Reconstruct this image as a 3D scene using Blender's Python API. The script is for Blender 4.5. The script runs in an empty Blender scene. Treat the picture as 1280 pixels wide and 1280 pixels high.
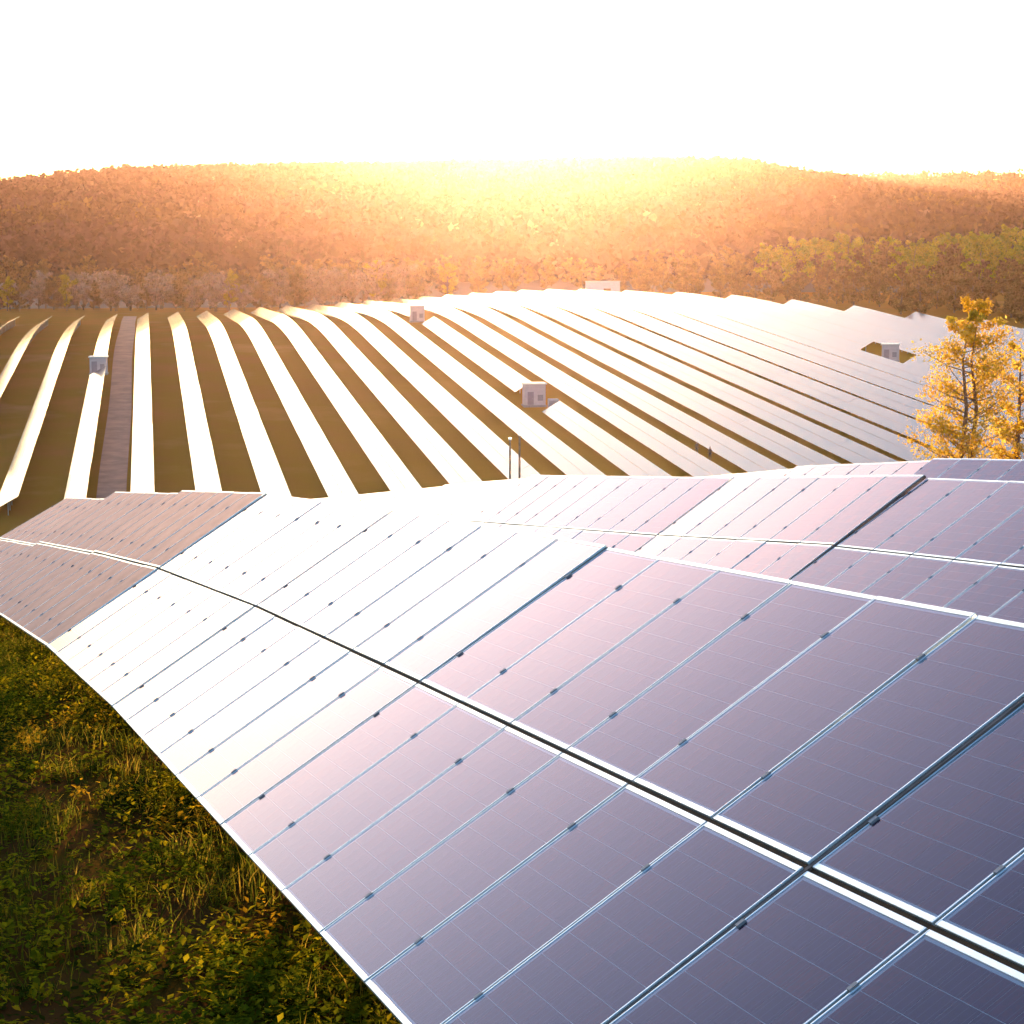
import bpy, math, random
import numpy as np
from mathutils import Vector, Matrix

R = math.radians
random.seed(7)
rng = np.random.default_rng(7)
scene = bpy.context.scene
col = scene.collection

# ------------------------------------------------------------------ camera, sky, sun, exposure
PITCH = 7.234
cam_data = bpy.data.cameras.new('camera')
cam_data.sensor_width = 36.0
cam_data.lens = 73.125
cam_data.clip_start = 0.1
cam_data.clip_end = 9000.0
cam = bpy.data.objects.new('camera', cam_data)
col.objects.link(cam)
cam.location = (0, 0, 0)
cam.rotation_euler = (R(90 - PITCH), 0, 0)
scene.camera = cam

SUN_EL, SUN_AZ = 3.6, 0.5            # degrees above the horizon, degrees to the right of straight ahead
world = bpy.data.worlds.new('World')
scene.world = world
world.use_nodes = True
wn = world.node_tree
wn.nodes.clear()
sky = wn.nodes.new('ShaderNodeTexSky')
sky.sky_type = 'NISHITA'
sky.sun_disc = False
sky.sun_elevation = R(SUN_EL)
sky.sun_rotation = R(SUN_AZ)
sky.altitude = 300
sky.air_density = 1.0
sky.dust_density = 2.2
sky.ozone_density = 2.3
bg = wn.nodes.new('ShaderNodeBackground')
bg.inputs['Strength'].default_value = 0.15
wo = wn.nodes.new('ShaderNodeOutputWorld')
wn.links.new(sky.outputs[0], bg.inputs[0])
wn.links.new(bg.outputs[0], wo.inputs[0])

sun_data = bpy.data.lights.new('sun', 'SUN')
sun_data.energy = 4.0
sun_data.angle = R(0.6)
sun_data.color = (1.0, 0.66, 0.34)
sun = bpy.data.objects.new('sun', sun_data)
col.objects.link(sun)
sd = Vector((math.sin(R(SUN_AZ)) * math.cos(R(SUN_EL)), math.cos(R(SUN_AZ)) * math.cos(R(SUN_EL)), math.sin(R(SUN_EL))))
sun.rotation_euler = sd.to_track_quat('Z', 'Y').to_euler()

scene.view_settings.view_transform = 'Standard'
scene.view_settings.look = 'None'
scene.view_settings.exposure = 2.6
scene.view_settings.gamma = 1.0
scene.view_settings.use_curve_mapping = False
scene.cycles.use_denoising = True
scene.cycles.max_bounces = 4
scene.cycles.diffuse_bounces = 2
scene.cycles.glossy_bounces = 3
scene.cycles.adaptive_threshold = 0.02
scene.cycles.transparent_max_bounces = 8
scene.cycles.volume_bounces = 0
scene.cycles.caustics_reflective = False
scene.cycles.caustics_refractive = False

# ------------------------------------------------------------------ helpers
def tag(o, label=None, cat=None, group=None, kind=None):
    if label: o['label'] = label
    if cat: o['category'] = cat
    if group: o['group'] = group
    if kind: o['kind'] = kind
    return o

def link(name, mesh, parent=None, mat=None):
    o = bpy.data.objects.new(name, mesh)
    col.objects.link(o)
    if parent is not None: o.parent = parent
    if mat is not None and mesh is not None and not mesh.materials: mesh.materials.append(mat)
    return o

def empty(name, loc=(0, 0, 0), rz=0.0):
    o = bpy.data.objects.new(name, None)
    o.empty_display_size = 0.3
    col.objects.link(o)
    o.location = loc
    o.rotation_euler = (0, 0, rz)
    return o

class MB:
    """collects boxes, quads and tubes into one mesh"""
    def __init__(self): self.v = []; self.f = []; self.m = []
    def box(self, a, b, mi=0):
        (x0, y0, z0), (x1, y1, z1) = a, b
        n = len(self.v)
        self.v += [(x0, y0, z0), (x1, y0, z0), (x1, y1, z0), (x0, y1, z0), (x0, y0, z1), (x1, y0, z1), (x1, y1, z1), (x0, y1, z1)]
        q = [(0, 3, 2, 1), (4, 5, 6, 7), (0, 1, 5, 4), (1, 2, 6, 5), (2, 3, 7, 6), (3, 0, 4, 7)]
        self.f += [tuple(n + i for i in t) for t in q]; self.m += [mi] * 6
        return self
    def cbox(self, a, b, c, mi=0):
        """box with its upper edges chamfered by c"""
        (x0, y0, z0), (x1, y1, z1) = a, b
        n = len(self.v)
        for z, i in ((z0, 0), (z1 - c, 0), (z1, c)):
            self.v += [(x0 + i, y0 + i, z), (x1 - i, y0 + i, z), (x1 - i, y1 - i, z), (x0 + i, y1 - i, z)]
        self.f.append((n, n + 3, n + 2, n + 1)); self.f.append((n + 8, n + 9, n + 10, n + 11)); self.m += [mi] * 2
        for k in (0, 4):
            for i in range(4):
                j = (i + 1) % 4
                self.f.append((n + k + i, n + k + j, n + k + 4 + j, n + k + 4 + i)); self.m.append(mi)
        return self
    def tube(self, pts, rad, seg=6, mi=0):
        n0 = len(self.v); P = [Vector(p) for p in pts]
        for i, p in enumerate(P):
            d = (P[min(i + 1, len(P) - 1)] - P[max(i - 1, 0)]).normalized()
            a = d.cross(Vector((0.13, 0.97, 0.2)) if abs(d.y) < 0.9 else Vector((1, 0, 0))).normalized(); b = d.cross(a)
            for k in range(seg):
                t = 2 * math.pi * k / seg
                self.v.append(tuple(p + (a * math.cos(t) + b * math.sin(t)) * rad[i]))
        for i in range(len(P) - 1):
            for k in range(seg):
                k2 = (k + 1) % seg
                self.f.append((n0 + i * seg + k, n0 + i * seg + k2, n0 + (i + 1) * seg + k2, n0 + (i + 1) * seg + k)); self.m.append(mi)
        self.f.append(tuple(n0 + k for k in range(seg))); self.m.append(mi)
        self.f.append(tuple(n0 + (len(P) - 1) * seg + k for k in reversed(range(seg)))); self.m.append(mi)
        return self
    def mesh(self, name, *mats):
        me = bpy.data.meshes.new(name)
        me.from_pydata(self.v, [], self.f)
        for m in mats: me.materials.append(m)
        if len(mats) > 1: me.polygons.foreach_set('material_index', self.m)
        me.update()
        return me
    def build(self, name, mat, parent=None):
        return link(name, self.mesh(name, mat), parent)

def np_mesh(name, verts, faces, mats=(), smooth=False, tint=None):
    """verts (n,3), faces (m,k) arrays; tint (n,3) a colour per vertex"""
    me = bpy.data.meshes.new(name)
    verts = np.asarray(verts, np.float32); faces = np.asarray(faces, np.int32)
    m, k = faces.shape
    me.vertices.add(len(verts)); me.vertices.foreach_set('co', verts.ravel())
    me.loops.add(m * k); me.loops.foreach_set('vertex_index', faces.ravel())
    me.polygons.add(m); me.polygons.foreach_set('loop_start', np.arange(0, m * k, k, dtype=np.int32))
    me.polygons.foreach_set('loop_total', np.full(m, k, np.int32))
    if smooth: me.polygons.foreach_set('use_smooth', np.ones(m, bool))
    for x in mats: me.materials.append(x)
    me.update(calc_edges=True)
    if tint is not None:
        ca = me.color_attributes.new('tint', 'FLOAT_COLOR', 'POINT')
        c = np.ones((len(verts), 4), np.float32); c[:, :3] = tint
        ca.data.foreach_set('color', c.ravel())
    return me

def sm(a, b, v):
    t = np.clip((np.asarray(v, float) - a) / (b - a), 0, 1)
    return t * t * (3 - 2 * t)

NG = rng.random((256, 256))
def vnoise(x, y):
    x = np.asarray(x, float) + 1000.3; y = np.asarray(y, float) + 1000.7
    xi = np.floor(x).astype(int); yi = np.floor(y).astype(int); fx = x - xi; fy = y - yi
    fx = fx * fx * (3 - 2 * fx); fy = fy * fy * (3 - 2 * fy)
    g_ = lambda i, j: NG[i % 256, j % 256]
    return (g_(xi, yi) * (1 - fx) + g_(xi + 1, yi) * fx) * (1 - fy) + (g_(xi, yi + 1) * (1 - fx) + g_(xi + 1, yi + 1) * fx) * fy

# ------------------------------------------------------------------ materials
def mat(name):
    m = bpy.data.materials.new(name); m.use_nodes = True
    nt = m.node_tree; b = nt.nodes['Principled BSDF']
    return m, nt, b

def N(nt, t, **kw):
    n = nt.nodes.new(t)
    for k, v in kw.items():
        if hasattr(n, k): setattr(n, k, v)
        else: n.inputs[k].default_value = v
    return n

def ramp(nt, fac, stops):
    r = nt.nodes.new('ShaderNodeValToRGB')
    el = r.color_ramp.elements
    while len(el) < len(stops): el.new(0.5)
    for e, (p, c) in zip(el, stops): e.position = p; e.color = (*c, 1)
    nt.links.new(fac, r.inputs[0])
    return r

def noise(nt, scale, detail=4, rough=0.55, coord='Object', vec=None):
    tc = nt.nodes.new('ShaderNodeTexCoord') if vec is None else None
    n = N(nt, 'ShaderNodeTexNoise'); n.inputs['Scale'].default_value = scale; n.inputs['Detail'].default_value = detail; n.inputs['Roughness'].default_value = rough
    nt.links.new(tc.outputs[coord] if vec is None else vec, n.inputs['Vector'])
    return n

def simple(name, color, rough=0.5, metal=0.0, var=0.12, scale=6.0, coord='Object'):
    m, nt, b = mat(name)
    n = noise(nt, scale, 5, coord=coord)
    lo = tuple(c * (1 - var) for c in color); hi = tuple(min(1, c * (1 + var)) for c in color)
    r = ramp(nt, n.outputs['Fac'], [(0.3, lo), (0.7, hi)])
    nt.links.new(r.outputs[0], b.inputs['Base Color'])
    b.inputs['Roughness'].default_value = rough; b.inputs['Metallic'].default_value = metal
    return m

def leafmat(name, trans=0.45, gain=1.0):
    """leaf colour from the mesh's own tint, diffuse plus translucency"""
    m, nt, b = mat(name)
    nt.nodes.remove(b)
    at = N(nt, 'ShaderNodeAttribute', attribute_name='tint')
    d = nt.nodes.new('ShaderNodeBsdfDiffuse'); t = nt.nodes.new('ShaderNodeBsdfTranslucent'); mx = nt.nodes.new('ShaderNodeMixShader')
    mx.inputs[0].default_value = trans
    nt.links.new(at.outputs['Color'], d.inputs[0]); nt.links.new(at.outputs['Color'], t.inputs[0])
    nt.links.new(d.outputs[0], mx.inputs[1]); nt.links.new(t.outputs[0], mx.inputs[2])
    nt.links.new(mx.outputs[0], nt.nodes['Material Output'].inputs[0])
    return m

M = {}
M['alu'] = simple('anodised_aluminium', (0.80, 0.85, 0.87), 0.36, 0.8, 0.06, 9)
M['steel'] = simple('galvanised_steel', (0.42, 0.41, 0.40), 0.5, 0.7, 0.2, 12)
M['rust'] = simple('rusty_purlin_steel', (0.36, 0.16, 0.06), 0.75, 0.1, 0.3, 14)
M['gap_shade'] = simple('dark_brown_gap_shade', (0.075, 0.028, 0.008), 1.0, 0.0, 0.4, 14)
M['joint'] = simple('brown_joint_shade', (0.16, 0.10, 0.085), 0.7, 0.2, 0.4, 9)
M['clamp'] = simple('dark_clamp', (0.24, 0.23, 0.25), 0.6, 0.2, 0.15, 20)
M['sheet'] = simple('white_backsheet', (0.82, 0.85, 0.87), 0.6, 0, 0.04, 5)
M['bark'] = simple('tree_bark', (0.16, 0.10, 0.06), 0.9, 0, 0.35, 3)
M['wood'] = simple('weathered_pole', (0.22, 0.15, 0.10), 0.85, 0, 0.3, 4)
M['wall'] = simple('cabin_wall_paint', (0.50, 0.46, 0.48), 0.6, 0, 0.08, 1.5)
M['wallw'] = simple('cabin_white_paint', (0.74, 0.72, 0.70), 0.55, 0, 0.06, 1.5)
M['roof'] = simple('cabin_roof_sheet', (0.72, 0.70, 0.66), 0.4, 0, 0.08, 2)
M['door'] = simple('cabin_door_paint', (0.30, 0.26, 0.28), 0.5, 0, 0.08, 2)
M['open'] = simple('rusty_shutter', (0.36, 0.18, 0.08), 0.7, 0, 0.2, 2)
M['vent'] = simple('louvre_grey', (0.14, 0.14, 0.15), 0.6, 0.3, 0.1, 4)
M['conc'] = simple('concrete_plinth', (0.32, 0.30, 0.28), 0.9, 0, 0.15, 3)
M['cloth'] = simple('brown_jacket', (0.16, 0.08, 0.06), 0.9, 0, 0.1, 8)
M['jeans'] = simple('dark_trousers', (0.06, 0.05, 0.06), 0.9, 0, 0.1, 8)
M['skin'] = simple('skin', (0.42, 0.26, 0.19), 0.6, 0, 0.05, 8)
M['hair'] = simple('dark_hair', (0.03, 0.02, 0.02), 0.8, 0, 0.1, 8)
M['leaf'] = leafmat('tree_leaves', 0.35)
M['weed'] = leafmat('weed_leaves', 0.5)
M['wood_far'] = leafmat('woodland_crowns', 0.06)

# silicon cell: dark blue-violet crystal grain, three pale busbars
m, nt, b = mat('silicon_cell')
uv = N(nt, 'ShaderNodeUVMap'); sep = nt.nodes.new('ShaderNodeSeparateXYZ'); nt.links.new(uv.outputs[0], sep.inputs[0])
geo = nt.nodes.new('ShaderNodeNewGeometry'); oi = nt.nodes.new('ShaderNodeObjectInfo')
vo = N(nt, 'ShaderNodeTexVoronoi'); vo.inputs['Scale'].default_value = 55.0; nt.links.new(geo.outputs['Position'], vo.inputs['Vector'])
n1 = noise(nt, 1.1, 3, vec=geo.outputs['Position'])
wv = nt.nodes.new('ShaderNodeTexWhiteNoise'); wv.noise_dimensions = '1D'; nt.links.new(geo.outputs['Random Per Island'], wv.inputs['W'])
ad = N(nt, 'ShaderNodeMath', operation='ADD'); nt.links.new(oi.outputs['Random'], ad.inputs[0]); nt.links.new(wv.outputs['Value'], ad.inputs[1])
fr = N(nt, 'ShaderNodeMath', operation='FRACT'); nt.links.new(ad.outputs[0], fr.inputs[0])
mixf = N(nt, 'ShaderNodeMath', operation='MULTIPLY_ADD'); nt.links.new(fr.outputs[0], mixf.inputs[0]); mixf.inputs[1].default_value = 0.55
n1s = N(nt, 'ShaderNodeMath', operation='MULTIPLY'); nt.links.new(n1.outputs['Fac'], n1s.inputs[0]); n1s.inputs[1].default_value = 0.5
nt.links.new(n1s.outputs[0], mixf.inputs[2])
cr = ramp(nt, mixf.outputs[0], [(0.2, (0.002, 0.010, 0.060)), (0.42, (0.014, 0.004, 0.070)), (0.62, (0.075, 0.005, 0.060)), (0.85, (0.20, 0.014, 0.035))])
gm = N(nt, 'ShaderNodeMix', data_type='RGBA', blend_type='MULTIPLY'); gm.inputs[0].default_value = 0.35
nt.links.new(cr.outputs[0], gm.inputs[6]); nt.links.new(vo.outputs['Color'], gm.inputs[7])
# busbars and fine fingers along the cell
def stripe(axis, count, width):
    mu = N(nt, 'ShaderNodeMath', operation='MULTIPLY'); nt.links.new(sep.outputs[axis], mu.inputs[0]); mu.inputs[1].default_value = count
    fc = N(nt, 'ShaderNodeMath', operation='FRACT'); nt.links.new(mu.outputs[0], fc.inputs[0])
    sb = N(nt, 'ShaderNodeMath', operation='SUBTRACT'); nt.links.new(fc.outputs[0], sb.inputs[0]); sb.inputs[1].default_value = 0.5
    ab = N(nt, 'ShaderNodeMath', operation='ABSOLUTE'); nt.links.new(sb.outputs[0], ab.inputs[0])
    lt = N(nt, 'ShaderNodeMath', operation='LESS_THAN'); nt.links.new(ab.outputs[0], lt.inputs[0]); lt.inputs[1].default_value = width
    return lt
bb = stripe('X', 3, 0.018)
fg = stripe('Y', 40, 0.10)
fgs = N(nt, 'ShaderNodeMath', operation='MULTIPLY'); nt.links.new(fg.outputs[0], fgs.inputs[0]); fgs.inputs[1].default_value = 0.35
mxs = N(nt, 'ShaderNodeMath', operation='MAXIMUM'); nt.links.new(bb.outputs[0], mxs.inputs[0]); nt.links.new(fgs.outputs[0], mxs.inputs[1])
bm_ = N(nt, 'ShaderNodeMix', data_type='RGBA'); nt.links.new(mxs.outputs[0], bm_.inputs[0]); nt.links.new(gm.outputs[2], bm_.inputs[6]); bm_.inputs[7].default_value = (0.07, 0.10, 0.18, 1)
nt.links.new(bm_.outputs[2], b.inputs['Base Color'])
b.inputs['Roughness'].default_value = 0.35; b.inputs['Specular IOR Level'].default_value = 0.3
M['cell'] = m

def glassmat(name, film, filmcol, rough):
    m, nt, b = mat(name); nt.nodes.remove(b)
    fre = N(nt, 'ShaderNodeFresnel', IOR=1.5)
    nb = noise(nt, 0.7, 2, coord='Object')
    bp = N(nt, 'ShaderNodeBump'); bp.inputs['Strength'].default_value = 0.04; bp.inputs['Distance'].default_value = 0.02
    nt.links.new(nb.outputs['Fac'], bp.inputs['Height']); nt.links.new(bp.outputs[0], fre.inputs['Normal'])
    gl = nt.nodes.new('ShaderNodeBsdfGlossy'); gl.inputs['Roughness'].default_value = rough; gl.inputs[0].default_value = (0.93, 0.80, 0.98, 1)
    nt.links.new(bp.outputs[0], gl.inputs['Normal'])
    tr = nt.nodes.new('ShaderNodeBsdfTransparent'); tr.inputs[0].default_value = (0.95, 0.97, 0.98, 1)
    ar = N(nt, 'ShaderNodeMath', operation='MULTIPLY_ADD', use_clamp=True); nt.links.new(fre.outputs[0], ar.inputs[0]); ar.inputs[1].default_value = 1.3; ar.inputs[2].default_value = -0.041   # anti-reflective coating
    mx = nt.nodes.new('ShaderNodeMixShader'); nt.links.new(ar.outputs[0], mx.inputs[0]); nt.links.new(tr.outputs[0], mx.inputs[1]); nt.links.new(gl.outputs[0], mx.inputs[2])
    df = nt.nodes.new('ShaderNodeBsdfDiffuse'); df.inputs[0].default_value = (*filmcol, 1)
    nd = noise(nt, 2.3, 6, 0.65)
    mr = N(nt, 'ShaderNodeMapRange'); nt.links.new(nd.outputs['Fac'], mr.inputs[0])
    mr.inputs[1].default_value = 0.3; mr.inputs[2].default_value = 0.7; mr.inputs[3].default_value = film * (0.7 if film < .1 else 0.93); mr.inputs[4].default_value = film * (1.3 if film < .1 else 1.07)
    m2 = nt.nodes.new('ShaderNodeMixShader'); nt.links.new(mr.outputs[0], m2.inputs[0]); nt.links.new(mx.outputs[0], m2.inputs[1]); nt.links.new(df.outputs[0], m2.inputs[2])
    nt.links.new(m2.outputs[0], nt.nodes['Material Output'].inputs[0])
    return m
M['glass'] = glassmat('module_glass', 0.006, (0.55, 0.5, 0.5), 0.12)
M['glass_dusty'] = glassmat('tan_module_glass', 0.75, (0.115, 0.084, 0.068), 0.3)  # rougher glass with a diffuse tan tone mixed over it

m, nt, b = mat('far_module_glass')
n1 = noise(nt, 0.5, 3)
cr = ramp(nt, n1.outputs['Fac'], [(0.3, (0.02, 0.025, 0.06)), (0.7, (0.05, 0.04, 0.08))])
nt.links.new(cr.outputs[0], b.inputs['Base Color']); b.inputs['Roughness'].default_value = 0.12; b.inputs['IOR'].default_value = 1.6
M['farglass'] = m

# ground: dark soil, moss green and dry straw mixed at several scales, with sun glow painted in gold
m, nt, b = mat('meadow_ground')
geo = nt.nodes.new('ShaderNodeNewGeometry')
na = noise(nt, 0.05, 5, vec=geo.outputs['Position']); nb = noise(nt, 1.3, 8, 0.65, vec=geo.outputs['Position']); nc = noise(nt, 22, 5, 0.7, vec=geo.outputs['Position'])
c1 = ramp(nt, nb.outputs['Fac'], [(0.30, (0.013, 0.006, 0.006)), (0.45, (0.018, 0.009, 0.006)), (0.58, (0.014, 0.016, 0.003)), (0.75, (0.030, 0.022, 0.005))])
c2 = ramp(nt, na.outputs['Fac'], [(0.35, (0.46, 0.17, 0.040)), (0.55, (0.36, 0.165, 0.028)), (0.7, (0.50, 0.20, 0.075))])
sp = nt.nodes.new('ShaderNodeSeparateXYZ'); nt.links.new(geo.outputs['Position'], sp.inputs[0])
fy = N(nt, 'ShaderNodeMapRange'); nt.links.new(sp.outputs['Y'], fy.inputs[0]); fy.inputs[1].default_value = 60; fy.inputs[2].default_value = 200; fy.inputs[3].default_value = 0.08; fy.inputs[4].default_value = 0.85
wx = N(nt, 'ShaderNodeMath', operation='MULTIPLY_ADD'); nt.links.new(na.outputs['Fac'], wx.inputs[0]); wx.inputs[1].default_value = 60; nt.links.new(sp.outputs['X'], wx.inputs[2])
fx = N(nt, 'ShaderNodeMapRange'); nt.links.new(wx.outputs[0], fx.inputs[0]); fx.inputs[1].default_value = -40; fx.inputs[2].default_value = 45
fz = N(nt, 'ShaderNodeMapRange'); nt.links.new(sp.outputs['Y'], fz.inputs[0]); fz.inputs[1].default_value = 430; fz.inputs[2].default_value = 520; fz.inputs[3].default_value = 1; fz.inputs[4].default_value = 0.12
f_glow = N(nt, 'ShaderNodeMath', operation='MULTIPLY'); nt.links.new(fx.outputs[0], f_glow.inputs[0]); nt.links.new(fz.outputs[0], f_glow.inputs[1])
c_glow = N(nt, 'ShaderNodeMix', data_type='RGBA'); nt.links.new(f_glow.outputs[0], c_glow.inputs[0]); nt.links.new(c2.outputs[0], c_glow.inputs[6]); c_glow.inputs[7].default_value = (0.70, 0.29, 0.035, 1)  # golden mix paints sun glow and flare onto the middle of the field
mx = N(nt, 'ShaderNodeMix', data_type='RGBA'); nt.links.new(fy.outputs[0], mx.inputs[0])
nt.links.new(c1.outputs[0], mx.inputs[6]); nt.links.new(c_glow.outputs[2], mx.inputs[7])
mg = N(nt, 'ShaderNodeMix', data_type='RGBA', blend_type='MULTIPLY'); mg.inputs[0].default_value = 0.35
c3 = ramp(nt, nc.outputs['Fac'], [(0.3, (0.45, 0.45, 0.45)), (0.7, (1, 1, 1))])
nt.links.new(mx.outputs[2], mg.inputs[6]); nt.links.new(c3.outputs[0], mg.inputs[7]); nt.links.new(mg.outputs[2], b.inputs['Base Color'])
b.inputs['Roughness'].default_value = 1.0; b.inputs['Specular IOR Level'].default_value = 0.0
bp = N(nt, 'ShaderNodeBump'); bp.inputs['Strength'].default_value = 0.25; bp.inputs['Distance'].default_value = 0.06
nt.links.new(nc.outputs['Fac'], bp.inputs['Height']); nt.links.new(bp.outputs[0], b.inputs['Normal'])
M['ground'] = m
M['path'] = simple('dirt_track', (0.38, 0.165, 0.10), 0.95, 0, 0.25, 0.35)
M['hill'] = simple('woodland_floor', (0.09, 0.055, 0.035), 0.95, 0, 0.3, 0.01)

# ------------------------------------------------------------------ terrain
ZT = np.array([(-400, 6), (-100, -.3), (-40, -1.7), (1.44, -3.78), (7.5, -4.22), (13.6, -4.66), (19.6, -5.13), (25.7, -5.65), (31.7, -6.28),
               (37.8, -6.92), (43.8, -7.57), (54.7, -9.18), (80, -12.9), (120, -19), (160, -25), (200, -29.5), (240, -31.5), (300, -32)])
SKX = [-400, 0, 57, 80, 161, 269, 430, 600, 830, 860, 930, 994, 1068, 1119, 1200, 1280, 1700]
SKY = [262, 235, 230, 225, 219.6, 214.6, 210.5, 206, 202.5, 202.5, 206, 218, 228, 237, 246, 252, 280]
def ground(x, y):
    x = np.asarray(x, float); y = np.asarray(y, float)
    t = -.3256 * x + .9455 * y
    near = np.interp(t, ZT[:, 0], ZT[:, 1]) + .22 * (1 - sm(60, 120, t))
    dc = 400 + 80 * sm(-90, 20, x)
    ym = np.minimum(y, 640)
    e = np.maximum(0, ym - dc)
    cr = np.where(e < 90, .00035 * e * e, .00035 * 8100 + .063 * (e - 90))
    far = -30.85 + (ym - 249.3) * .0602 - cr
    z = near + (far - near) * sm(190, 250, y)
    # wooded hills beyond the valley, ridge about 1.9 km away, a second ridge 2.7 km away
    yy = np.maximum(y, 1.0)
    px = np.clip(640 + 2600 * x / (0.992 * yy), -400, 1700)
    r = np.sqrt(x * x + y * y)
    top = (310 - np.interp(px, SKX, SKY)) / 2600 * 1900 - 9
    h = sm(700, 1950, r) ** 0.9 * (1 - 0.5 * sm(1950, 2400, r))
    top2 = (310 - 223.5 - 3 * np.sin(px / 130)) / 2600 * 2750 - 8
    h2 = sm(2250, 2800, r)
    hz = z + (top - z) * h
    hz = hz + (np.maximum(top2, hz) - hz) * h2
    hz = hz + 5 * (vnoise(x / 160, y / 160) - .5) * sm(750, 1000, r) * (1 - sm(1750, 1900, r))
    return np.where((y > 0) & (r > 660), hz, z)

front = np.radians(np.arange(-24, 24.01, 0.25))
rest = np.radians(np.arange(28, 333, 4.0))
ANG = np.concatenate([front, rest])
RAD = np.concatenate([[0.0], np.geomspace(0.8, 700, 150), np.linspace(715, 2000, 66)[0:], np.linspace(2040, 4200, 30)])
def polar(name, r0, r1, material):
    rr = RAD[(RAD >= r0 - 1e-6) & (RAD <= r1 + 1e-6)]
    A, Q = np.meshgrid(ANG, rr)
    X = np.sin(A) * Q; Y = np.cos(A) * Q
    Z = ground(X, Y)
    near = Q < 120
    Z = np.where(near, Z + 0.05 * (vnoise(X * 1.7, Y * 1.7) - .5) + 0.03 * (vnoise(X * 5, Y * 5) - .5), Z)
    V = np.stack([X, Y, Z], -1).reshape(-1, 3)
    na = len(ANG); nr = len(rr)
    i, j = np.meshgrid(np.arange(nr - 1), np.arange(na), indexing='ij')
    j2 = (j + 1) % na
    Fc = np.stack([i * na + j, (i + 1) * na + j, (i + 1) * na + j2, i * na + j2], -1).reshape(-1, 4)
    o = link(name, np_mesh(name, V, Fc[:, ::-1], (material,), True))
    return tag(o, kind='structure')
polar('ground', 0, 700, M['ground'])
polar('hills', 700, 5000, M['hill'])

# dirt track running up between the rows of the far field
FX = lambda k, y: -44.6 + 8.01 * k - .1749 * (y - 249.3)
ys = np.arange(200, 600, 4.0)
V = []
for y in ys:
    for s in (-0.70, -0.55, -0.40, -0.24):
        x = FX(s, y) + .12 * math.sin(y / 23 + s)
        V.append((x, y, float(ground(x, y)) + .14))
Fc = [(4 * i + j, 4 * i + j + 1, 4 * i + j + 5, 4 * i + j + 4) for i in range(len(ys) - 1) for j in range(3)]
tag(link('path', np_mesh('path', V, Fc, (M['path'],), True)), kind='structure')

# ------------------------------------------------------------------ solar modules and tables
MW, ML, PITCHM = 0.99, 1.65, 1.0102        # module width, length, spacing along the row
LIP = 0.009
ELIP = 0.030                                  # the end frames are wider than the side frames
fb = MB()                                    # hollow aluminium frame, origin at the module's lower left corner, top face at z = 0
for a, b_ in (((0, 0, -.04), (LIP, ML, 0)), ((MW - LIP, 0, -.04), (MW, ML, 0)), ((LIP, 0, -.04), (MW - LIP, ELIP, -.0004)), ((LIP, ML - ELIP, -.04), (MW - LIP, ML, -.0004))):
    fb.cbox(a, b_, 0.0018)
frame_me = fb.mesh('module', M['alu'])
sheet_me = MB().box((LIP + .0005, ELIP + .0005, -.012), (MW - LIP - .0005, ML - ELIP - .0005, -.0085)).mesh('backsheet', M['sheet'])
def quad_mesh(name, x0, y0, x1, y1, z, mt):
    me = bpy.data.meshes.new(name); me.from_pydata([(x0, y0, z), (x1, y0, z), (x1, y1, z), (x0, y1, z)], [], [(0, 1, 2, 3)]); me.materials.append(mt); me.update(); return me
glass_me = quad_mesh('glass', LIP, ELIP, MW - LIP, ML - ELIP, -.0035, M['glass'])
glassd_me = quad_mesh('glass_dusty', LIP, ELIP, MW - LIP, ML - ELIP, -.0035, M['glass_dusty'])
CS, CG = 0.1535, 0.0028
CX0 = (MW - 6 * CS - 5 * CG) / 2; CY0 = (ML - 10 * CS - 9 * CG) / 2
def cells_mesh(name, single):
    mb = MB()
    for i in range(1 if single else 6):
        for j in range(1 if single else 10):
            x = 0 if single else CX0 + i * (CS + CG); y = 0 if single else CY0 + j * (CS + CG)
            mb.cbox((x, y, -.0085), (x + CS, y + CS, -.0070), .0006)
    me = mb.mesh(name, M['cell'])
    uvl = me.uv_layers.new(name='UVMap')
    for p in me.polygons:
        for li in p.loop_indices:
            c = me.vertices[me.loops[li].vertex_index].co
            u = (c.x - (0 if single else CX0)) / (CS + CG); v = (c.y - (0 if single else CY0)) / (CS + CG)
            uvl.data[li].uv = ((u + 0.0) % 1.0 if not single else c.x / CS, v % 1.0 if not single else c.y / CS)
    return me
cell1_me = cells_mesh('cell', True)
cells_me = cells_mesh('cells', False)
clamp_me = MB().cbox((-.013, -.022, -.012), (.013, .022, .003), .001).mesh('clamp', M['clamp'])

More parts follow.
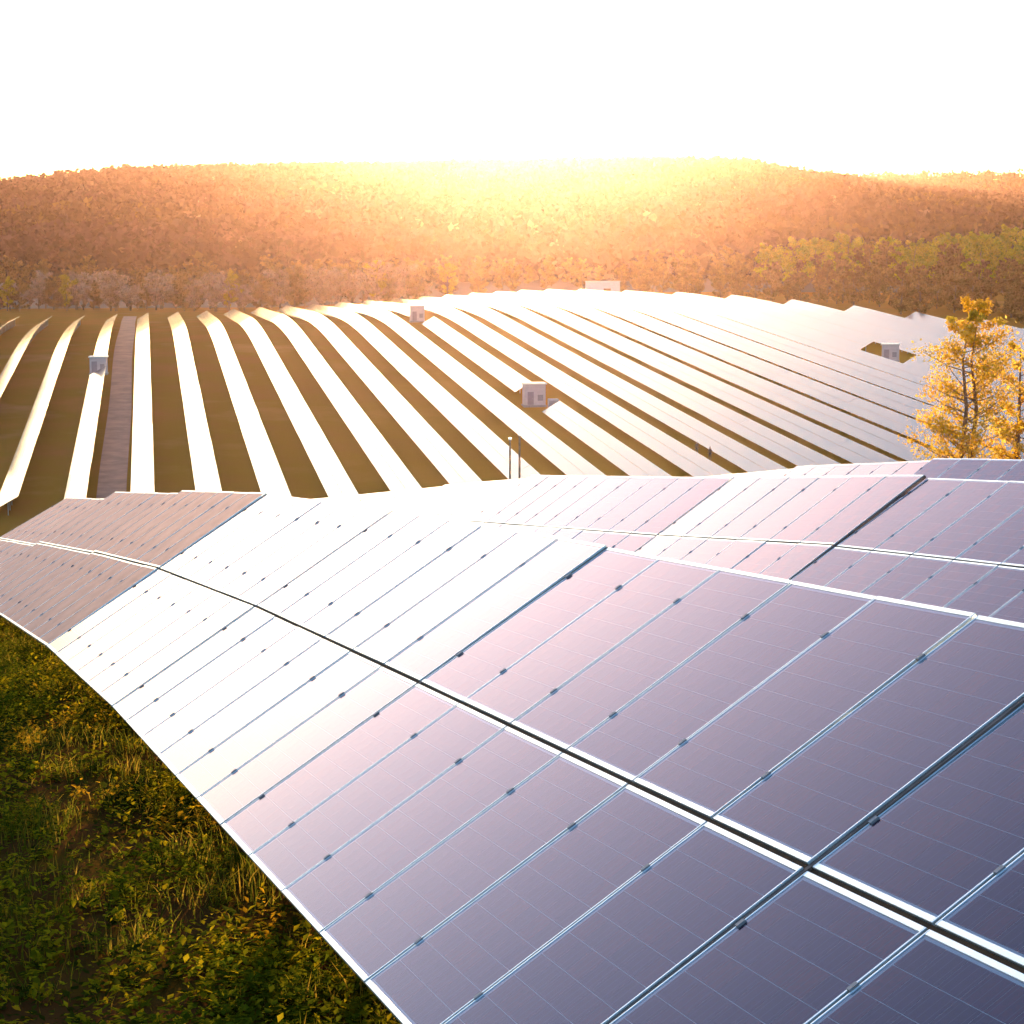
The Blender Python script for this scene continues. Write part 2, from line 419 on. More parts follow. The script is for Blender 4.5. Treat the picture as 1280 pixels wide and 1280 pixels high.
GAPM = 0.027                                 # gap between lower and upper modules
def solar_table(P0, P1, U, nmod, label, group, matte=False, single=(), jit=0.0, base_drop=0.8):
    """P0, P1: ends of the low edge; U: unit vector up the slope"""
    P0, P1, U = Vector(P0), Vector(P1), Vector(U)
    X = (P1 - P0).normalized() * -1           # module x axis: from the far end back to the near end, so that z points to the sky
    Uo = (U - X * U.dot(X)).normalized()
    Z = X.cross(Uo)
    if jit:
        q = Matrix.Rotation(R(jit), 3, X); Uo = q @ Uo; Z = q @ Z
    root = empty('solar_table', P1)
    g = ground(P1.x, P1.y)
    root.rotation_mode = 'QUATERNION'
    root.rotation_quaternion = Matrix((X, Uo, Z)).transposed().to_quaternion()
    tag(root, label, 'solar panel', group)
    L = (P1 - P0).length
    off = (L - nmod * PITCHM + (PITCHM - MW)) / 2
    for c in range(nmod):
        for r_ in range(2):
            mo = link('module', frame_me, root)
            mo.location = (off + c * PITCHM, r_ * (ML + GAPM), 0.0)
            mo.rotation_euler = (random.gauss(0, .0016), random.gauss(0, .0020), 0)
            link('backsheet', sheet_me, mo)
            link('glass', glassd_me if matte else glass_me, mo)
            if c in single:
                for i in range(6):
                    for j in range(10):
                        ce = link('cell', cell1_me, mo); ce.location = (CX0 + i * (CS + CG), CY0 + j * (CS + CG), 0)
            else:
                tag(link('cells', cells_me, mo), kind='stuff')
    for c in range(nmod):
        x = off + c * PITCHM - (PITCHM - MW) / 2
        if c == 0: x = off + .012
        for r_ in range(2):
            for fy in (0.2, 0.78):
                k = link('clamp', clamp_me, root); k.location = (x, r_ * (ML + GAPM) + ML * fy, 0.0045)
    for r_ in range(2):
        for fy in (0.2, 0.78):
            yy = r_ * (ML + GAPM) + ML * fy
            MB().box((0.001, yy - .03, -.10), (L - .001, yy + .03, -.046)).build('purlin', M['rust'], root)
    MB().box((0.01, ML + .002, -.05), (L - .01, ML + GAPM - .002, -.012)).build('middle_shade_strip', M['gap_shade'], root)  # added dark strip, paints shade into the gap between lower and upper modules
    MB().box((L - off + .003, .004, -.05), (L + off + 2 * GAP - .003, 2 * ML + GAPM - .004, -.012)).build('joint_shade_strip', M['joint'], root)  # added filler strip, puts the shade of the table gap into colour
    inv = Matrix((X, Uo, Z))                  # world -> local rows
    for fx in (0.14, 0.5, 0.86):
        pts = []
        MB().box((fx * L - .03, .12, -.19), (fx * L + .03, 2 * ML - .12, -.105)).build('rafter', M['steel'], root)
        for yy in (1.0, 2.6):
            top = P1 + X * (fx * L) + Uo * yy + Z * -.15
            gz = float(ground(top.x, top.y)) - .3
            a = inv @ (top - P1); b_ = inv @ (Vector((top.x, top.y, gz)) - P1)
            MB().tube([b_, a], [.05, .05], 8).build('post', M['steel'], root)
    return root

def path_point(B, s, lo):
    i = min(max(int(math.floor(s - lo + 1e-9)), 0), len(B) - 2); f = s - lo - i
    return Vector(B[i]) * (1 - f) + Vector(B[i + 1]) * f

B1 = [[1.79, 2.138, -2.982], [-0.1, 7.9, -3.422], [-1.969, 13.662, -3.861], [-3.812, 19.44, -4.331], [-5.73, 25.19, -4.852], [-7.709, 30.907, -5.483], [-9.848, 36.563, -6.119], [-12.023, 42.204, -6.767], [-14.25, 47.82, -7.48]]
U1 = [[0.792, 0.3293, 0.5136], [0.7795, 0.3586, 0.5186], [0.7883, 0.3303, 0.5306], [0.7891, 0.322, 0.5281], [0.7662, 0.3676, 0.5195], [0.7497, 0.3934, 0.5202], [0.7786, 0.387, 0.4898], [0.8013, 0.3992, 0.4411], [0.8013, 0.3992, 0.4411]]
B2 = [[6.9, 15.55, -3.85], [4.946, 21.262, -4.315], [3.0, 27.0, -4.819], [1.046, 32.719, -5.478], [-1.166, 38.359, -5.999], [-3.193, 44.046, -6.716], [-5.197, 49.721, -7.574], [-7.363, 55.346, -8.377], [-9.6, 60.9, -9.25]]
U2 = [[0.7939, 0.3243, 0.5139], [0.7939, 0.3243, 0.5139], [0.7887, 0.3228, 0.525], [0.7689, 0.3482, 0.5344], [0.7757, 0.3536, 0.5215], [0.7852, 0.355, 0.5073], [0.7901, 0.3613, 0.4956], [0.7874, 0.368, 0.494], [0.7874, 0.368, 0.494]]
G1 = 'solar tables of the nearest row'
G2 = 'solar tables of the second row'
G3 = 'solar tables of the third row'
GAP = 0.005
def row(B, U, lo, cuts, labels, group, extra):
    for i in range(len(cuts) - 1):
        s0, s1 = cuts[i], cuts[i + 1]
        a = path_point(B, s0, lo); b_ = path_point(B, s1, lo); u = path_point(U, (s0 + s1) / 2, lo)
        d = (b_ - a).normalized()
        kw = dict(extra.get(i, {}))
        solar_table(a + d * GAP, b_ - d * GAP, u, max(1, round((s1 - s0) * 6)), labels[i], group, **kw)
row(B1, U1, -1, [-1, 0, 1, 2, 3, 4, 5, 6], [
    'dark blue solar table with sharply visible cell grid, at the top end of its row',
    'pinkish violet solar table fading to white, next to the dark blue gridded table',
    'white glaring solar table between the violet table and the cream table',
    'cream white solar table bordering the matte tan panels',
    'matte tan solar table joined to the cream white table',
    'matte tan solar table, second one past the cream white table',
    'matte tan solar table, third one past the cream white table'], G1,
    {0: dict(single=(4, 5)), 1: dict(single=(0, 1)[:0] or (5, 4)), 4: dict(matte=True), 5: dict(matte=True), 6: dict(matte=True)})
row(B2, U2, -2, [-2, -1, 0, 1, 2.5, 3.5, 4.5, 5.5], [
    'violet solar table behind the dark gridded table, highest on its row',
    'violet solar table with silver rim, behind the pinkish nearest row table',
    'pale lilac solar table in the row behind, below the violet ones',
    'long near white solar table in the row behind',
    'blank cream solar table past the brown seam of the row behind',
    'cream solar table two past the brown seam of the row behind',
    'cream solar table lowest on the row behind'], G2, {})
B3 = [(b[0] + 7.1, b[1] + 2.3, b[2] + .03) for b in B2]
row(B3, U2, -2, [1, 2, 3, 4], [
    'thin strip of pale solar table rising behind the violet table, topmost in its row',
    'pale solar table showing only its rim above the second row',
    'pale sliver of solar table at the low end of the row behind the lilac table'], G3, {})

# ------------------------------------------------------------------ far field: long rows of tables
SECL = 12.1
fb = MB()
tl = R(30); ct, st_ = math.cos(tl), math.sin(tl)
def tilt_box(mb, x0, x1, v0, v1, w0, w1, mi):
    n = len(mb.v); q0 = len(mb.v)
    mb.box((x0, v0, w0), (x1, v1, w1), mi)
    for i in range(n, len(mb.v)):
        x, v, w = mb.v[i]
        # local: Y runs along the row, X across it (low edge at -X), Z up
        mb.v[i] = (-1.45 + v * ct - w * st_, x, .8 + v * st_ + w * ct)
for c in range(12):
    for r_ in range(2):
        tilt_box(fb, c * PITCHM - 6.05, c * PITCHM - 6.05 + MW, r_ * (ML + GAPM), r_ * (ML + GAPM) + ML, -.04, 0, 0)
for v in (.35, 1.3, 2.05, 3.0): tilt_box(fb, -6.0, 6.0, v - .03, v + .03, -.1, -.045, 1)
for y in (-5, -1.7, 1.7, 5):
    v = 1.9; x = -1.45 + v * ct; zt = .8 + v * st_ - .12
    fb.box((x - .06, y - .06, -.5), (x + .06, y + .06, zt), 1)
sec_me = fb.mesh('panel_section', M['farglass'], M['steel'])
YEND = {-5: 516, -4: 520, -3: 524, -2: 528, -1: 540, 0: 552, 1: 562, 2: 572, 3: 588, 4: 598, 5: 606, 6: 610, 7: 612, 8: 612, 9: 612, 10: 612, 11: 616, 12: 620,
        13: 624, 14: 628, 15: 628, 16: 620, 17: 596, 18: 570, 19: 545, 20: 520, 21: 498, 22: 480, 23: 466, 24: 454, 25: 444}
BREAK = {-1: (376, 386), 8: (328, 350), 18: (395, 407)}
BREAK2 = {8: (476, 494)}
ORD = ['first', 'second', 'third', 'fourth', 'fifth', 'sixth', 'seventh', 'eighth', 'ninth', 'tenth', 'eleventh', 'twelfth', 'thirteenth', 'fourteenth', 'fifteenth', 'sixteenth',
       'seventeenth', 'eighteenth', 'nineteenth', 'twentieth', 'twenty-first', 'twenty-second', 'twenty-third', 'twenty-fourth', 'twenty-fifth', 'twenty-sixth']
for k, ye in YEND.items():
    ys0 = 208.0
    if k == -2: ys0 = 236.0
    if k < -2: ys0 = 300.0
    while 640 + 2600 * FX(k, ys0) / ys0 > 1480: ys0 += 12
    if k == -1: lab = 'white far row of solar panels beside the dirt track, broken by a grey cabin'
    elif k == -2: lab = 'white far row of solar panels cut short in the grass near the tan panels'
    elif k < -2: lab = 'white far panel row, %s from the dirt track on its short side' % ORD[-k - 1]
    elif k == 8: lab = 'white far row of solar panels broken by two pinkish cabins'
    elif k == 18: lab = 'lilac far row of solar panels with a grey cabin in it near the golden tree'
    else: lab = '%s far panel row, %s from the dirt track on its long side' % ('white' if k < 14 else 'pale lilac', ORD[k])
    x0 = FX(k, ys0)
    root = empty('solar_panel_row', (x0, ys0, float(ground(x0, ys0))))
    tag(root, lab, 'solar panels', 'rows of solar panels in the far field')
    y = ye - 6
    step = SECL / math.sqrt(1 + .1749 ** 2)
    while y > ys0:
        skip = any(k in b_ and b_[k][0] - 3 < y < b_[k][1] + 3 for b_ in (BREAK, BREAK2))
        if not skip:
            x = FX(k, y); ya, yb = y - 6, y + 6
            za, zb = float(ground(FX(k, ya), ya)), float(ground(FX(k, yb), yb))
            o = link('panel_section', sec_me, root)
            o.location = (x - x0, y - ys0, (za + zb) / 2 - root.location.z)
            Yv = Vector((FX(k, yb) - FX(k, ya), 12, zb - za)).normalized()
            Xv = Yv.cross(Vector((0, 0, 1))).normalized(); Zv = Xv.cross(Yv)
            mt = Matrix((Xv, Yv, Zv)).transposed() @ Matrix.Rotation(R(random.gauss(0, .35)), 3, 'Y')
            o.rotation_mode = 'QUATERNION'; o.rotation_quaternion = mt.to_quaternion()
        y -= step

# ------------------------------------------------------------------ cabins, poles, people
def cabin(loc, rz, w, d, h, label, wall, shutter=False, group='technical cabins among the panel rows'):
    root = empty('inverter_cabin', loc, rz)
    tag(root, label, 'cabin', group)
    MB().box((-w / 2 - .15, -d / 2 - .15, -.6), (w / 2 + .15, d / 2 + .15, .25)).build('plinth', M['conc'], root)
    MB().cbox((-w / 2, -d / 2, .25), (w / 2, d / 2, h), .04).build('wall', wall, root)
    MB().cbox((-w / 2 - .2, -d / 2 - .2, h + .003), (w / 2 + .2, d / 2 + .2, h + .22), .06).build('roof', M['roof'], root)
    dw = 1.0 if not shutter else 2.2
    dx = -w * .22 if not shutter else w * .12
    b_ = MB(); b_.box((dx - dw / 2, -d / 2 - .06, .3), (dx + dw / 2, -d / 2 - .003, min(h - .25, 2.4)))
    dr = b_.build('door', M['open'] if shutter else M['door'], root)
    MB().box((dx + dw / 2 - .18, -d / 2 - .11, 1.2), (dx + dw / 2 - .12, -d / 2 - .062, 1.42)).build('handle', M['steel'], dr)
    v = MB()
    for i in range(6):
        z = 1.0 + i * .16
        v.box((w * .12 if not shutter else -w * .38, -d / 2 - .05, z), (w * .38 if not shutter else -w * .15, -d / 2 - .003, z + .09))
    v.build('louvre', M['vent'], root)
    return root
def on(x, y, dz=0.0): return (x, y, float(ground(x, y)) + dz)
cabin(on(FX(-1, 381), 381), R(6), 3.0, 2.6, 3.1, 'grey violet cabin breaking the panel row beside the dirt track', M['wall'])
cabin(on(FX(8, 338) - .4, 338), R(8), 3.4, 2.8, 3.6, 'pink grey cabin with bright sunlit roof, above the two thin poles', M['wall'])
tr = empty('transformer_box', on(FX(8, 338) + 2.7, 335.5), R(8)); tag(tr, 'small pink grey transformer box beside the bright roofed cabin', 'transformer')
MB().cbox((-.8, -.7, -.5), (.8, .7, 1.5), .05).build('casing', M['wall'], tr)
fins = [MB().box((-.7 + i * .2, -.82, .2), (-.64 + i * .2, -.705, 1.2)).build('cooling_fin', M['vent'], tr) for i in range(8)]
cabin(on(FX(8, 485) - .3, 485), R(8), 3.2, 2.6, 3.6, 'faded pink cabin in the panel row near the hazy wood', M['wall'])
cabin(on(27.5, 634), R(3), 10.2, 3.0, 4.4, 'long white container cabin with an orange shutter at the field edge', M['wallw'], True)
cabin(on(FX(18, 401) - .2, 401), R(-12), 3.2, 3.0, 3.3, 'grey lilac cabin by the golden tree', M['wall'])

def pole(px, y, top_z, rad, label):
    x = (px - 640) / 2600 * y
    g_ = float(ground(x, y))
    root = empty('pole', (x, y, g_)); tag(root, label, 'pole', 'thin poles behind the cream table')
    MB().tube([(0, 0, -.5), (0, 0, top_z - g_)], [rad, rad * .75], 10).build('shaft', M['wood'], root)
    MB().tube([(0, 0, top_z - g_ + .003), (0, 0, top_z - g_ + .18)], [rad * 1.35, rad * 1.1], 10).build('cap', M['roof'], root)
pole(637.5, 186, -17.1, .11, 'thin brown pole, the shorter and capless looking of the pair')
pole(649.5, 188, -16.9, .12, 'thin brown pole with a bright top, taller of the pair')

def person(loc, rz, label, lean):
    """standing figure grown with a skin modifier from a joint skeleton"""
    J = {'pelvis': (0, 0, .95), 'waist': (0, -.01, 1.12), 'chest': (0, .01, 1.36), 'neck': (0, 0, 1.53), 'headb': (0, -.02, 1.62), 'headt': (0, -.01, 1.76)}
    for s, n in ((-1, 'l'), (1, 'r')):
        J.update({n + 'sh': (s * .19, 0, 1.44), n + 'el': (s * .27, .02 * s, 1.16), n + 'wr': (s * .26, -.10, .93), n + 'ha': (s * .25, -.14, .84),
                  n + 'hip': (s * .10, 0, .90), n + 'kn': (s * .12, -.03 - lean * s, .50), n + 'an': (s * .12, .02 - lean * s * 2, .09), n + 'to': (s * .13, -.16 - lean * s * 2, .04)})
    E_ = [('pelvis', 'waist'), ('waist', 'chest'), ('chest', 'neck'), ('neck', 'headb'), ('headb', 'headt')]
    for n in 'lr': E_ += [('chest', n + 'sh'), (n + 'sh', n + 'el'), (n + 'el', n + 'wr'), (n + 'wr', n + 'ha'), ('pelvis', n + 'hip'), (n + 'hip', n + 'kn'), (n + 'kn', n + 'an'), (n + 'an', n + 'to')]
    RADS = {'pelvis': .15, 'waist': .14, 'chest': .16, 'neck': .06, 'headb': .09, 'headt': .09, 'sh': .07, 'el': .05, 'wr': .04, 'ha': .045, 'hip': .095, 'kn': .065, 'an': .05, 'to': .045}
    names = list(J)
    me = bpy.data.meshes.new('person'); me.from_pydata([J[n] for n in names], [(names.index(a), names.index(b_)) for a, b_ in E_], []); me.update()
    o = bpy.data.objects.new('person', me); col.objects.link(o)
    sk = o.modifiers.new('skin', 'SKIN'); sb = o.modifiers.new('sub', 'SUBSURF'); sb.levels = 1; sb.render_levels = 1
    for i, n in enumerate(names):
        rd = RADS.get(n) or RADS[n[1:]]
        me.skin_vertices[0].data[i].radius = (rd, rd * (.75 if n in ('chest', 'waist', 'pelvis') else 1)); me.skin_vertices[0].data[i].use_root = (n == 'pelvis')
    dg = bpy.context.evaluated_depsgraph_get()
    bm_me = bpy.data.meshes.new_from_object(o.evaluated_get(dg))
    o.modifiers.clear(); o.data = bm_me
    for mm in (M['jeans'], M['cloth'], M['skin']): bm_me.materials.append(mm)
    for p in bm_me.polygons:
        z = p.center.z; p.material_index = 0 if z < .93 and abs(p.center.x) < .2 else (2 if z > 1.53 or z < .93 else 1); p.use_smooth = True
    hb = MB(); hb.tube([(0, .03, 1.66), (0, .02, 1.74), (0, 0, 1.82), (0, 0, 1.845)], [.10, .105, .085, .03], 10)
    hb.build('hair', M['hair'], o)
    o.location = loc; o.rotation_euler = (0, 0, rz)
    tag(o, label, 'person', 'people walking between the panel rows')
person(on(FX(9.62, 288), 288), R(15), 'person in a brown jacket walking ahead between far panel rows', .04)
person(on(FX(9.70, 283.5), 283.5), R(-20), 'person in a brown jacket walking behind another between far panel rows', -.03)

# ------------------------------------------------------------------ trees
def leaf_cloud(cent, rad, n, size, cols, seed, flat=.8):
    r_ = np.random.default_rng(seed)
    ci = r_.integers(0, len(cent), n)
    d = r_.normal(size=(n, 3)); d /= np.linalg.norm(d, axis=1)[:, None]
    d *= (r_.random(n) ** .45)[:, None]; d[:, 2] *= flat
    P = np.asarray(cent)[ci] + d * np.asarray(rad)[ci][:, None]
    a = r_.normal(size=(n, 3)); a /= np.linalg.norm(a, axis=1)[:, None]
    b_ = np.cross(a, r_.normal(size=(n, 3))); b_ /= np.linalg.norm(b_, axis=1)[:, None]
    s = size * (.6 + .8 * r_.random(n))[:, None]
    V = np.stack([P - a * s, P + b_ * s * .55, P + a * s, P - b_ * s * .55], 1).reshape(-1, 3)
    Fc = np.arange(4 * n).reshape(n, 4)
    cols = np.asarray(cols)
    cc = cols[r_.integers(0, len(cols), len(cent))][ci] * (.7 + .6 * r_.random(n))[:, None]
    return V, Fc, np.repeat(cc, 4, 0)

def tree_meshes(name, h, w, nl, size, cols, seed, stems=1, low=.25, nb=26, shape=None):
    r_ = random.Random(seed)
    t = MB(); cent = []; rad = []
    for s in range(stems):
        bx = (s - (stems - 1) / 2) * h * .05
        p = [Vector((bx + r_.gauss(0, .02) * h * f, r_.gauss(0, .02) * h * f, h * f * .95)) for f in (0, .15, .35, .55, .75, .97)]
        r0 = h * .016 / math.sqrt(stems) + .04
        t.tube([p[0] - Vector((0, 0, .4))] + p, [r0 * 1.3, r0 * 1.1, r0 * .95, r0 * .8, r0 * .55, r0 * .35, r0 * .12], 7)
        for i in range(nb):
            f = low + (1 - low) * (i + r_.random()) / nb * .97
            k = min(int(f / .97 * 5), 4); base = p[k].lerp(p[k + 1], min(1, max(0, f * 5 / .97 - k)))
            prof = shape(f) if shape else math.sin(math.pi * min(1, (f - low * .6) / (1.05 - low * .6))) ** .7
            ln = w * .5 * prof * r_.uniform(.55, 1.05); az = r_.uniform(0, 6.283)
            tip = base + Vector((math.cos(az) * ln, math.sin(az) * ln, ln * r_.uniform(.35, .8)))
            mid = base.lerp(tip, .5) + Vector((0, 0, -.06 * ln))
            t.tube([base, mid, tip], [r0 * .32 * (1 - f * .6), r0 * .2 * (1 - f * .6), r0 * .05], 4)
            for q in (.45, .75, 1.0):
                c_ = base.lerp(tip, q); cent.append(tuple(c_)); rad.append(max(.25, ln * .33))
    tm = t.mesh('trunk', M['bark'])
    V, Fc, T = leaf_cloud(cent, rad, nl, size, cols, seed)
    return tm, np_mesh('crown', V, Fc, (M['leaf'],), False, T)

GOLD = [(.62, .36, .02), (.54, .32, .03), (.66, .44, .08), (.46, .34, .04)]
LIME = [(.36, .34, .02), (.46, .38, .02), (.24, .27, .02), (.52, .40, .04)]
PINK = [(.52, .34, .26), (.44, .28, .20), (.58, .42, .32), (.42, .27, .16)]
YELL = [(.48, .34, .03), (.40, .28, .04)]
BROWN = [(.20, .11, .045), (.25, .14, .05), (.16, .10, .03), (.29, .17, .06)]
def tree(name, meshes, loc, sc, rz, label, cat='tree', group=None):
    root = empty(name, loc, rz); root.scale = (sc, sc, sc * (1 if name == 'golden_tree' else random.uniform(.92, 1.1)))
    tag(root, label, cat, group)
    link('trunk', meshes[0], root); link('crown', meshes[1], root)
    return root
# the golden tree standing between the rows
y0 = 112.0
def gx(px, y): return (px - 640) / 2600 * y
capshape = lambda f: .95 if f < .78 else max(.3, .62 - (f - .78) * 1.2)
gm1 = tree_meshes('golden', 14.6, 6.3, 15000, .095, GOLD, 21, 2, .12, 40, capshape)
p = on(gx(1212, y0), y0); ht = -2.25 - p[2]
tree('golden_tree', gm1, p, ht / 14.6, .4, 'tall golden leaved tree with twin stems in front of the far rows', 'tree', 'golden trees in front of the far rows')
gm2 = tree_meshes('golden2', 12.0, 4.2, 6000, .095, GOLD, 22, 1, .15, 30)
p = on(gx(1273, y0 + 5), y0 + 5)
tree('golden_tree', gm2, p, .95, 1.2, 'slim sparse golden tree beside the twin stemmed golden tree', 'tree', 'golden trees in front of the far rows')

protos = {
    'pink': [tree_meshes('pk', 12, 9, 2600, .34, PINK, 31 + i, 1 + i % 2, .12, 18) for i in range(3)],
    'yell': [tree_meshes('yl', 12, 7, 2600, .34, YELL, 41 + i, 1, .15, 18) for i in range(2)],
    'lime': [tree_meshes('lm', 20, 15, 4200, .42, LIME, 51 + i, 1, .2, 26) for i in range(3)],
    'brown': [tree_meshes('br', 18, 13, 3600, .42, BROWN, 61 + i, 1, .03, 28, lambda f: .75 if f < .3 else math.sin(math.pi * min(1, .35 + f * .6)) ** .7) for i in range(3)],
}
def edge_tree(px, y, top, kind):
    x = gx(px, y); p = on(x, y)
    ms = random.choice(protos[kind]); h0 = {'pink': 12, 'yell': 12, 'lime': 20, 'brown': 18}[kind]
    want = (310 - top) / 2600 * y - p[2]
    sc = max(.35, want / h0)
    size = 'low' if want < 13 else ('tall' if want > 20 else 'middling')
    look = {'pink': 'pale pinkish bushy tree', 'yell': 'bright yellow tree', 'lime': 'yellow green leafy tree', 'brown': 'brown spring tree'}[kind]
    place = next(t for lim, t in ((150, 'past the rows on the short side of the dirt track'), (300, 'beyond the narrow white rows by the dirt track'), (440, 'beyond the white rows below the long hill'),
        (590, 'in the wood edge behind the faded pink cabin'), (700, 'in the glowing wood edge below the sun'), (820, 'behind the white container cabin'), (1000, 'in the dark wood beyond the lilac rows'),
        (1130, 'in the wood between lilac rows and long hill'), (9999, 'in the wood behind the golden tree')) if px < lim)
    tree({'pink': 'blossoming_tree', 'yell': 'yellow_tree', 'lime': 'lime_tree', 'brown': 'bare_tree'}[kind], ms, p, sc, random.uniform(0, 6), '%s %s %s' % (size, look, place), 'tree', GL)
GL = 'trees along the far edge of the field'
for i in range(52):
    px = -40 + i * 11.2 + random.uniform(-5, 5)
    kind = 'pink' if random.random() < .7 else 'brown'
    edge_tree(px, random.uniform(648, 685), random.uniform(334, 358) - (10 if px > 330 else 0), kind)
for px, top in ((12, 346), (86, 344), (288, 334), (470, 325), (560, 330)):
    edge_tree(px, 655, top, 'yell')
for i in range(70):                                   # taller brown wood behind
    px = -50 + i * 20 + random.uniform(-10, 10)
    edge_tree(px, random.uniform(690, 800), (random.uniform(318, 336) if px < 800 else random.uniform(302, 322)), 'brown')
for i in range(44):
    px = 780 + i * 12.5 + random.uniform(-8, 8)
    edge_tree(px, np.interp(px, [780, 860, 1000, 1300], [650, 596, 528, 462]) + random.uniform(0, 55), random.uniform(322, 350), 'brown')
for i in range(32):
    px = 950 + i * 11.5 + random.uniform(-8, 8)
    kind = 'lime' if random.random() < .8 else 'brown'
    edge_tree(px, random.uniform(705, 770), 306 - (px - 950) * .04 + random.uniform(-8, 14), kind)

# the wood on the hills: one mass of small crowns
def forest(name, n, r0, r1, azr, size, nq, label, seed):
    r_ = np.random.default_rng(seed)
    rr = np.sqrt(r_.random(n) * (r1 * r1 - r0 * r0) + r0 * r0); az = np.radians(r_.uniform(azr[0], azr[1], n))
    X = np.sin(az) * rr; Y = np.cos(az) * rr; Z = ground(X, Y)
    s = size * (.55 + .9 * r_.random(n))
    base = np.array([[.048, .025, .028], [.052, .027, .027], [.044, .026, .022], [.054, .032, .020], [.085, .055, .016]])
    w = vnoise(X / 110, Y / 110) * .7 + vnoise(X / 35, Y / 35) * .3
    pxx = 640 + 2600 * X / Y
    w = w + .20 * sm(800, 1200, pxx) - .06
    idx = np.clip((w * 4.4 + r_.normal(0, .35, n)), 0, 4.0).astype(int)
    T = base[idx] * (.7 + .6 * r_.random(n))[:, None]
    pale = r_.random(n) < .012
    T[pale] = np.array([.13, .085, .065])
    d = r_.normal(size=(n, nq, 3)); d /= np.linalg.norm(d, axis=2)[..., None]
    d *= (r_.random((n, nq)) ** .4)[..., None] * s[:, None, None] * np.array([1, 1, 1.25])
    P = (np.stack([X, Y, Z + s * .95], -1)[:, None] + d).reshape(-1, 3)
    m_ = len(P)
    a = r_.normal(size=(m_, 3)); a /= np.linalg.norm(a, axis=1)[:, None]
    b_ = np.cross(a, r_.normal(size=(m_, 3))); b_ /= np.linalg.norm(b_, axis=1)[:, None]
    q = (np.repeat(s, nq) * .34 * (.6 + .8 * r_.random(m_)))[:, None]
    V = np.stack([P - a * q, P + b_ * q * .7, P + a * q, P - b_ * q * .7], 1).reshape(-1, 3)
    Tq = np.repeat(np.repeat(T, nq, 0) * (.75 + .5 * r_.random(m_))[:, None], 4, 0)
    o = link(name, np_mesh(name, V, np.arange(4 * m_).reshape(m_, 4), (M['wood_far'],), False, Tq))
    return tag(o, label, 'wood', None, 'stuff')
forest('wood', 17000, 800, 1960, (-16, 16), 4.4, 30, 'hazy brown spring wood covering the long hill', 5)
forest('wood', 1800, 2480, 2790, (5, 16), 6.0, 24, 'faint wood on the distant ridge behind the long hill', 6)

# ------------------------------------------------------------------ weeds and grass on the near bank
def low_edge_x(y): return np.interp(y, [b[1] for b in B1], [b[0] for b in B1])
def weeds(n, seed):
    r_ = np.random.default_rng(seed)
    y = 8.5 + 37 * r_.random(n * 3) ** 1.5; x0 = -.262 * y - 2.2; x1 = low_edge_x(y) + 1.6
    x = x0 + (x1 - x0) * r_.random(n * 3)
    d = .55 * vnoise(x * 1.6, y * 1.1) + .45 * vnoise(x * 4.5, y * 3.5)
    bare = vnoise(x * .45 + 7, y * .3 + 3)
    keep = r_.random(n * 3) < np.clip((d - .28) * 2.4, 0.03, 1) * np.clip(1.5 - bare * 1.3, .25, 1)
    x, y, d = x[keep][:n], y[keep][:n], d[keep][:n]
    n = len(x); z = ground(x, y) - .02
    h = (.05 + .22 * r_.random(n) ** 1.6) * (.5 + d * 1.1)
    nl = 9
    V = np.zeros((n, nl, 6, 3)); T = np.zeros((n, nl, 6, 3))
    pal = np.array([[.06, .075, .004], [.10, .10, .004], [.26, .20, .006], [.03, .038, .004], [.40, .22, .010]])  # leaf colours; the brighter yellows also paint in sunlit patches
    hue = np.clip(vnoise(x * .9 + 31, y * .7 + 11) * 4.6 + r_.normal(0, .7, n), 0, 4.99).astype(int)
    for k in range(nl):
        a = r_.uniform(0, 6.283, n); f = (k + r_.random(n)) / nl
        L = (.028 + .05 * r_.random(n)) * (1.25 - .5 * f); wd = L * r_.uniform(.22, .42, n)
        dx, dy = np.cos(a), np.sin(a); up = r_.uniform(-.15, .9, n)
        off = r_.normal(0, .02, (n, 2)) * (1 + h[:, None] * 8)
        bx, by, bz = x + off[:, 0], y + off[:, 1], z + .02 + h * f
        px_, py_ = -dy, dx
        def P(l, s, rise): return np.stack([bx + dx * L * l + px_ * wd * s, by + dy * L * l + py_ * wd * s, bz + L * rise], -1)
        V[:, k] = np.stack([P(0, 0, 0), P(.45, -1, up * .5), P(.45, 1, up * .5), P(.5, 0, up * .5 - .08), P(1, -.1, up * .75), P(1, .1, up * .75)], 1)
        T[:, k] = (pal[hue] * (.65 + .7 * r_.random(n))[:, None])[:, None]
    base = (np.arange(n * nl) * 6)[:, None]
    q = np.concatenate([base + np.array([[0, 3, 3, 1]]), base + np.array([[0, 2, 3, 3]])])
    tri = np.concatenate([base + np.array([[0, 3, 1]]), base + np.array([[0, 2, 3]]), base + np.array([[1, 3, 4]]), base + np.array([[3, 2, 5]]), base + np.array([[3, 5, 4]])])
    o = link('weeds', np_mesh('weeds', V.reshape(-1, 3), tri, (M['weed'],), False, T.reshape(-1, 3)))
    tag(o, 'low leafy green and yellow weeds on the dark bank below the panels', 'weeds', None, 'stuff')
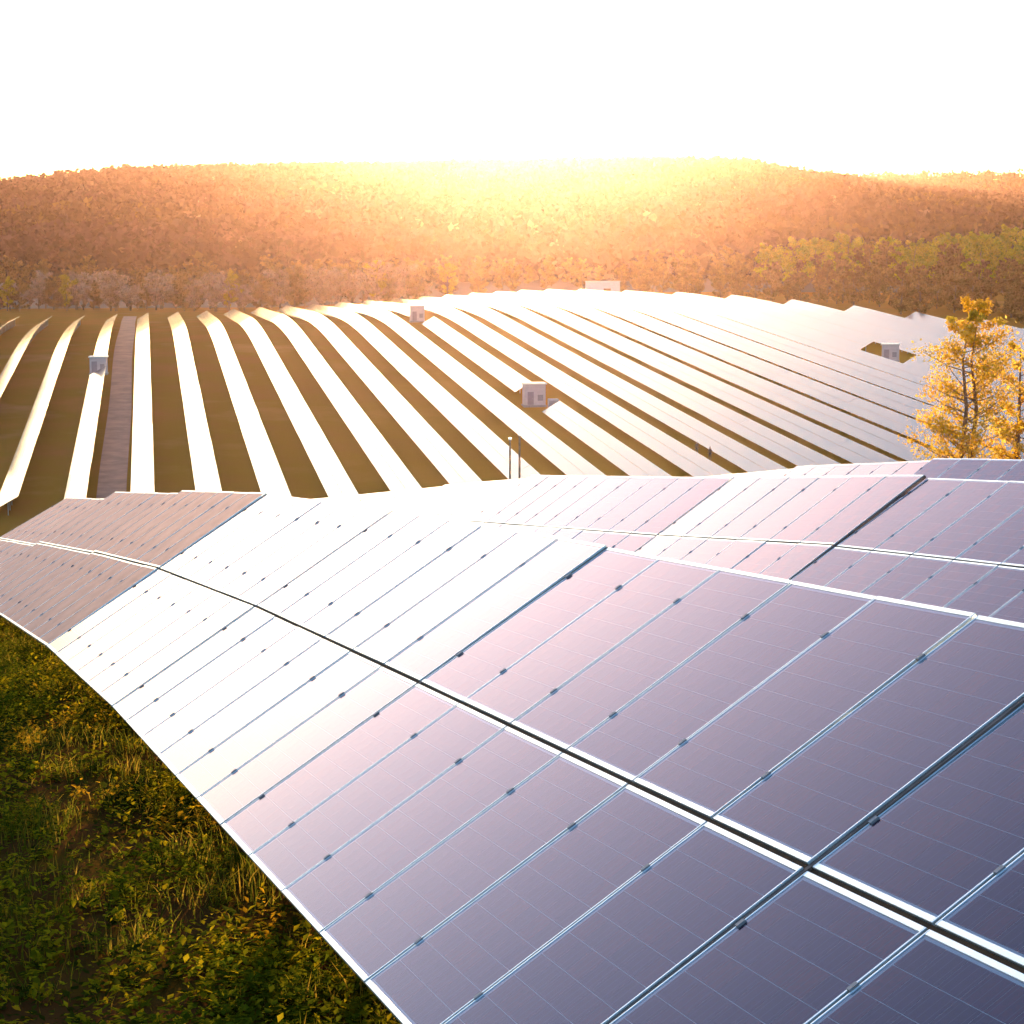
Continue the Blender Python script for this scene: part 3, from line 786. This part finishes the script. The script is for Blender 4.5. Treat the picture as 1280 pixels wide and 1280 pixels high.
def grass(n, seed):
    r_ = np.random.default_rng(seed)
    y = 8.5 + 38 * r_.random(n) ** 1.4; x0 = -.262 * y - 2.2; x1 = low_edge_x(y) + 1.6
    x = x0 + (x1 - x0) * r_.random(n)
    d = vnoise(x * 2.2 + 5, y * 1.6)
    keep = r_.random(n) < np.clip((d - .25) * 2.2, .05, 1); x, y, d = x[keep], y[keep], d[keep]; n = len(x)
    z = ground(x, y) - .02; h = (.06 + .16 * r_.random(n)) * (.5 + d); a = r_.uniform(0, 6.283, n); w = .003 + .003 * r_.random(n)
    ln = h * r_.uniform(.1, .8, n); b_ = r_.uniform(0, 6.283, n)
    P = lambda s, f: np.stack([x + np.cos(a) * w * s + np.cos(b_) * ln * f * f, y + np.sin(a) * w * s + np.sin(b_) * ln * f * f, z + h * f], -1)
    V = np.stack([P(-1, 0), P(1, 0), P(-.8, .55), P(.8, .55), P(0, 1)], 1)
    base = (np.arange(n) * 5)[:, None]
    tri = np.concatenate([base + np.array([[0, 1, 3]]), base + np.array([[0, 3, 2]]), base + np.array([[2, 3, 4]])])
    pal = np.array([[.06, .07, .006], [.11, .095, .008], [.18, .12, .015], [.04, .05, .005]])
    T = pal[r_.integers(0, 4, n)] * (.7 + .6 * r_.random(n))[:, None]
    o = link('grass', np_mesh('grass', V.reshape(-1, 3), tri, (M['weed'],), False, np.repeat(T, 5, 0)))
    tag(o, 'short grass blades among the weeds on the bank', 'grass', None, 'stuff')
weeds(15000, 11)
grass(60000, 12)

# ------------------------------------------------------------------ haze
hb = MB().box((-4400, -4400, -36), (4400, 4400, 128))
m = bpy.data.materials.new('haze'); m.use_nodes = True; nt = m.node_tree
nt.nodes.remove(nt.nodes['Principled BSDF'])
pv = nt.nodes.new('ShaderNodeVolumePrincipled')
pv.inputs['Color'].default_value = (1.0, 0.61, 0.50, 1)
pv.inputs['Density'].default_value = 0.0000155
pv.inputs['Anisotropy'].default_value = 0.875
nt.links.new(pv.outputs[0], nt.nodes['Material Output'].inputs['Volume'])
hz = hb.build('haze', m)
tag(hz, 'warm evening haze over the valley', 'haze', None, 'stuff')
